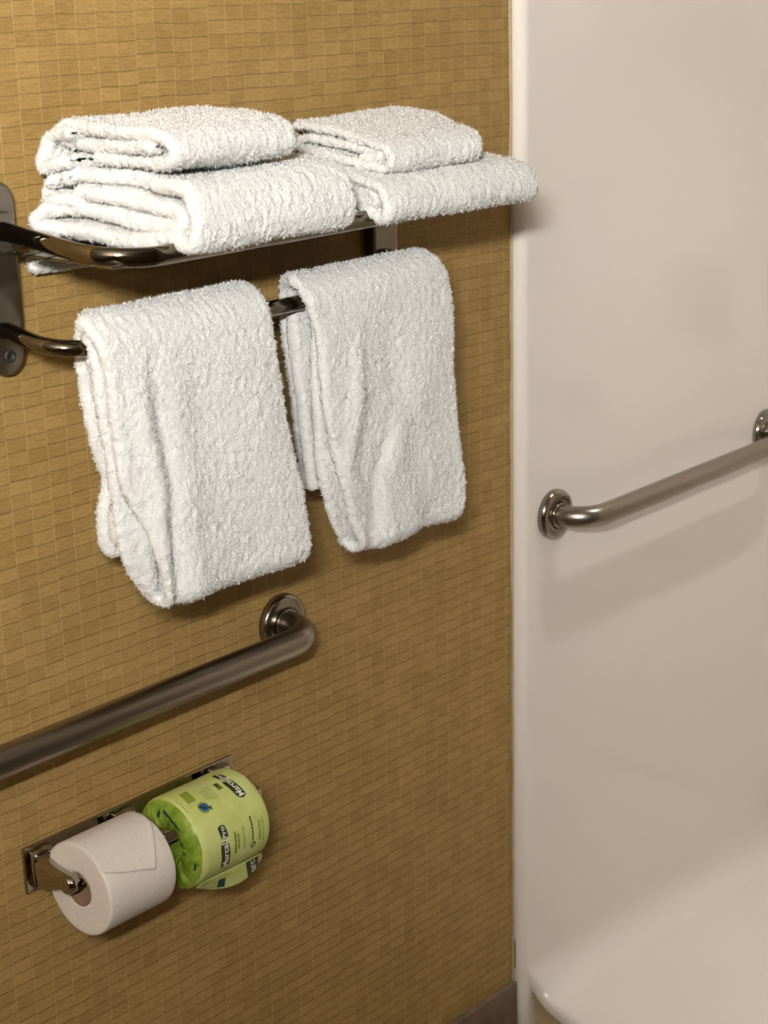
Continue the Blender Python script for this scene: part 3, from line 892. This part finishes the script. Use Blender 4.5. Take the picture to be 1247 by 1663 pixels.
RW = 0.0578
def wrapped_roll():
    e = empty('wrapped_toilet_roll', (1.315, AY, AZ - .058))
    tag(e, 'spare toilet roll in printed green paper wrapper on the chrome holder', 'toilet roll')
    a, b = 1.2615, 1.3715
    n = 180
    th = np.linspace(0, 2 * np.pi, n, endpoint=False)
    def ring(x, r, amp, fr, seed):
        c, s = np.cos(th), np.sin(th)
        p = np.stack([c * 2.0 + seed, s * 2.0, np.full(n, x * 40)], 1)
        d = amp * (vnoise(p, fr, seed) + .6 * vnoise(p, fr * 2.3, seed + 3))
        dx = amp * .9 * vnoise(p, fr * 1.3, seed + 7)
        rr = r + d
        return np.stack([x + dx, AY - rr * c, AZ + rr * s], 1)
    body = []
    for x in np.linspace(a, b, 30):
        edge = min(x - a, b - x)
        r = RW - 0.0022 * max(0, 1 - edge / .006) ** 2
        body.append(ring(x, r, 0.0004, 1.2, 3))
    V = np.vstack(body)
    link('wrapper', fix_normals(mesh_np('wrapper', V, [tuple(f) for f in grid_faces(30, n, close_m=True)])), M['wrap'], e, True)
    def end(x0, sg):
        R = []
        for k, (dx, r, am) in enumerate([(0.0, RW - .0022, .0005), (-.004, RW - .006, .0018), (-.006, RW - .012, .0036), (-.0065, RW - .020, .0048), (-.006, RW - .027, .0050), (-.003, RW - .033, .0042), (.004, RW - .038, .002), (.018, RW - .040, .001), (.03, RW - .0405, .0008)]):
            R.append(ring(x0 + sg * dx, r, am, 2.2 + .35 * k, 30))
        return fix_normals(mesh_np('wrapper_end', np.vstack(R), [tuple(f) for f in grid_faces(len(R), n, close_m=True)]))
    wl = link('wrapper_end', end(a, 1), M['wrap_end'], e, True)
    link('wrapper_end', end(b, -1), M['wrap_end'], e, True)
    # dark printed bits on the tucked end
    def end_patch(pts):
        V = [(a - .0078, AY - r * math.cos(math.radians(t)), AZ + r * math.sin(math.radians(t))) for r, t in pts]
        me = mesh_np('print_mark', np.array(V), [tuple(range(len(V)))])
        link('print_mark', me, M['ink_teal'], wl)
    end_patch([(.049, 88), (.045, 92), (.038, 50), (.041, 46)])
    end_patch([(.047, 100), (.044, 97), (.036, 104), (.038, 110)])
    end_patch([(.050, -8), (.053, -4), (.053, -16), (.050, -18)])
    # loose tail of wrapper hanging at the bottom
    V = []
    nx, ny = 16, 12
    for i in range(ny + 1):
        f = i / ny
        for j in range(nx + 1):
            g = j / nx
            x = 1.268 + .104 * g
            drop = np.interp(g, [0, .25, .45, .65, .85, 1.0], [.006, .022, .027, .026, .020, .012])
            p0 = on_cyl(x, -42 - 6 * g, RW + .0006)
            q = p0 + np.array([0.012 * f * g, 0.010 * f + 0.004 * math.sin(7 * g) * f, -drop * f - .004 * f])
            V.append(q)
    o = link('wrapper_tail', mesh_np('wrapper_tail', np.array(V), [tuple(q) for q in grid_faces(ny + 1, nx + 1)]), M['wrap'], e, True)
    md = o.modifiers.new('thickness', 'SOLIDIFY'); md.thickness = 0.0005
    TAIL = np.array(V).reshape(ny + 1, nx + 1, 3)

    # print on the wrapper: text x runs up around the roll, text y points to -X
    def text_pts(body, size, shear=0.0):
        cu = bpy.data.curves.new('t', 'FONT'); cu.body = body; cu.size = size; cu.shear = shear
        cu.offset = size * .018
        cu.resolution_u = 3
        ob = bpy.data.objects.new('t', cu); COL.objects.link(ob)
        dg = bpy.context.evaluated_depsgraph_get()
        me = ob.evaluated_get(dg).to_mesh()
        V = np.array([v.co[:] for v in me.vertices]); F = [tuple(p.vertices) for p in me.polygons]
        ob.evaluated_get(dg).to_mesh_clear()
        bpy.data.objects.remove(ob, do_unlink=True); bpy.data.curves.remove(cu)
        return V, F
    def lay(name, V, F, mat, xbase, th0, r, squash=1.0, slope=0.0):
        arc = np.degrees(V[:, 0] * squash / RW)
        P = on_cyl(xbase - V[:, 1] + slope * V[:, 0], th0 + arc, r)
        return link(name, mesh_np(name, P, F), mat, e)
    def patch(name, x0, x1, t0, t1, mat, r, round_=False, slope=0.0):
        na, nb = 16, 6
        V = []
        for i in range(na + 1):
            for j in range(nb + 1):
                f, g = i / na, j / nb
                k = 1.0
                if round_:
                    k = math.sqrt(max(0, 1 - abs(2 * f - 1) ** 6))
                xm = (x0 + x1) / 2
                V.append(on_cyl(xm + (x0 + (x1 - x0) * g - xm) * k + slope * f, t0 + (t1 - t0) * f, r))
        return link(name, mesh_np(name, np.array(V), [tuple(q) for q in grid_faces(na + 1, nb + 1)]), mat, e)
    r1, r2, r3 = RW + .0005, RW + .0008, RW + .0011
    def brand(x_base, tM, t_bar, t_end):
        """'Marcal' from angle tM up to t_bar on a dark lozenge, then '|Pro' up to t_end"""
        patch('print_lozenge', x_base - .0105, x_base + .0035, tM - 3, t_bar - 1.0, M['ink'], r1, True, -.004)
        patch('print_lozenge', x_base - .0105, x_base + .0010, t_bar + .8, t_end + 1.5, M['ink'], r1, True, -.002)
        V, F = text_pts('Marcal', 0.0125)
        V[:, 0] -= V[:, 0].min(); L = V[:, 0].max()
        want = math.radians(t_bar - tM - 3.0) * RW
        lay('print_lettering', V, F, M['ink_white'], x_base + .0002, tM, r2, want / L, -.09)
        V, F = text_pts('Pro', 0.0095)
        V[:, 0] -= V[:, 0].min(); L = V[:, 0].max()
        want = math.radians(t_end - t_bar - 2.4) * RW
        lay('print_lettering', V, F, M['ink_white'], x_base - .0022, t_bar + 2.0, r2, want / L, -.07)
        patch('print_bar', x_base - .0115, x_base + .002, t_bar - .9, t_bar + .1, M['ink_white'], r2)
    brand(1.3025, -28, 10.0, 27)
    brand(1.3495, 49, 80.0, 95)
    # badge beside the upper lettering, olive block, small print
    patch('print_badge', 1.3235, 1.3308, 68, 80, M['ink_green'], r1)
    patch('print_badge', 1.3250, 1.3280, 73, 79, M['ink_teal'], r2)
    patch('print_block', 1.2742, 1.2870, 68.5, 90, M['ink_olive'], r1, slope=.004)
    def dashes(x, w, t0, t1, mat, seed, gap=.18):
        rn = random.Random(seed)
        t = t1
        while t > t0:
            L = rn.uniform(1.6, 4.2)
            patch('print_line', x, x + w, max(t0, t - L), t, mat, r1)
            t -= L + rn.uniform(.35, .8)
    dashes(1.3115, .0034, -15, 14, M['ink_green'], 1)
    dashes(1.3168, .0024, -10, 10, M['ink_green'], 2)
    dashes(1.3266, .0013, -14, 16, M['ink_green'], 3)
    dashes(1.3402, .0022, -8, 23, M['ink'], 4)
    dashes(1.3515, .0012, -11, 14, M['ink_green'], 5)
    dashes(1.3538, .0012, -11, 14, M['ink_green'], 6)
    dashes(1.3584, .0012, -15, 17, M['ink_green'], 7)
    for k, (x, t0, t1) in enumerate(((1.3005, 63, 79), (1.3035, 62, 80), (1.3065, 60, 82), (1.3100, 59, 83), (1.3140, 58, 82))):
        dashes(x, .0011, t0, t1, M['ink_green'], 20 + k)
    dashes(1.2650, .0008, 57, 82, M['ink_green'], 31)
    # ring mark near the bold line
    def disc(name, xc, tc, rx, mat, r, inner=0.0, n=28, fn=None):
        V, F = [], []
        for k in range(n):
            a_ = 2 * np.pi * k / n
            for q in (inner, 1.0):
                V.append(on_cyl(xc + rx * q * math.cos(a_), tc + math.degrees(rx * q * math.sin(a_) / RW), r))
        F = [(2 * k, 2 * k + 1, (2 * k + 3) % (2 * n), (2 * k + 2) % (2 * n)) for k in range(n)]
        return link(name, mesh_np(name, np.array(V), F), mat, e)
    disc('print_ring', 1.3424, -14.0, .0042, M['ink'], r1, .62)
    disc('print_ring', 1.2884, 55.8, .0078, M['ink_green'], r1, .82)
    disc('print_globe', 1.2884, 55.8, .0058, M['ink_blue'], r2, .02)
    fish = [(-.0090, .0008), (-.0055, .0026), (-.001, .0022), (.0035, .0010), (.0062, .0016), (.0096, .0046), (.0090, .0), (.0098, -.0040), (.0062, -.0008), (.003, -.0014), (-.001, -.0022), (-.0055, -.0016)]
    ca, sa = math.cos(-.45), math.sin(-.45)
    V = []
    for u, w in fish:
        w *= .8
        p, q = u * ca - w * sa, u * sa + w * ca
        V.append(on_cyl(1.2886 + p, 55.0 + math.degrees(q / RW), r3))
    me = mesh_np('print_fish', np.array(V), [tuple(range(len(V)))])
    link('print_fish', me, M['ink_teal'], e)
    # lettering on the tail of the wrapper
    def tail_pt(g, f, off=.0012):
        j = np.clip(g * nx, 0, nx - 1e-6); i = np.clip(f * ny, 0, ny - 1e-6)
        j0, i0 = int(j), int(i)
        u, w = j - j0, i - i0
        p = (TAIL[i0, j0] * (1 - u) * (1 - w) + TAIL[i0, j0 + 1] * u * (1 - w) + TAIL[i0 + 1, j0] * (1 - u) * w + TAIL[i0 + 1, j0 + 1] * u * w)
        return p + np.array([0, -off, -off * .4])
    V = [tail_pt(.72 + .2 * j / 4, .05 + .9 * i / 6, .0010) for i in range(7) for j in range(5)]
    link('print_lozenge', mesh_np('print_lozenge', np.array(V), [tuple(q) for q in grid_faces(7, 5)]), M['ink'], e)
    TV, TF = text_pts('arc', .02)
    TV[:, 0] -= TV[:, 0].min(); TV[:, :2] /= TV[:, 0].max()
    V = [tail_pt(.86 - .16 * y / .6 * .7, .9 - .8 * x, .0016) for x, y, _ in TV]
    link('print_lettering', mesh_np('print_lettering', np.array(V), TF), M['ink_white'], e)
    V = [tail_pt(.30 + .10 * j / 2, .35 + .5 * i / 4, .0010) for i in range(5) for j in range(3)]
    link('print_mark', mesh_np('print_mark', np.array(V), [tuple(q) for q in grid_faces(5, 3)]), M['ink_teal'], e)
wrapped_roll()
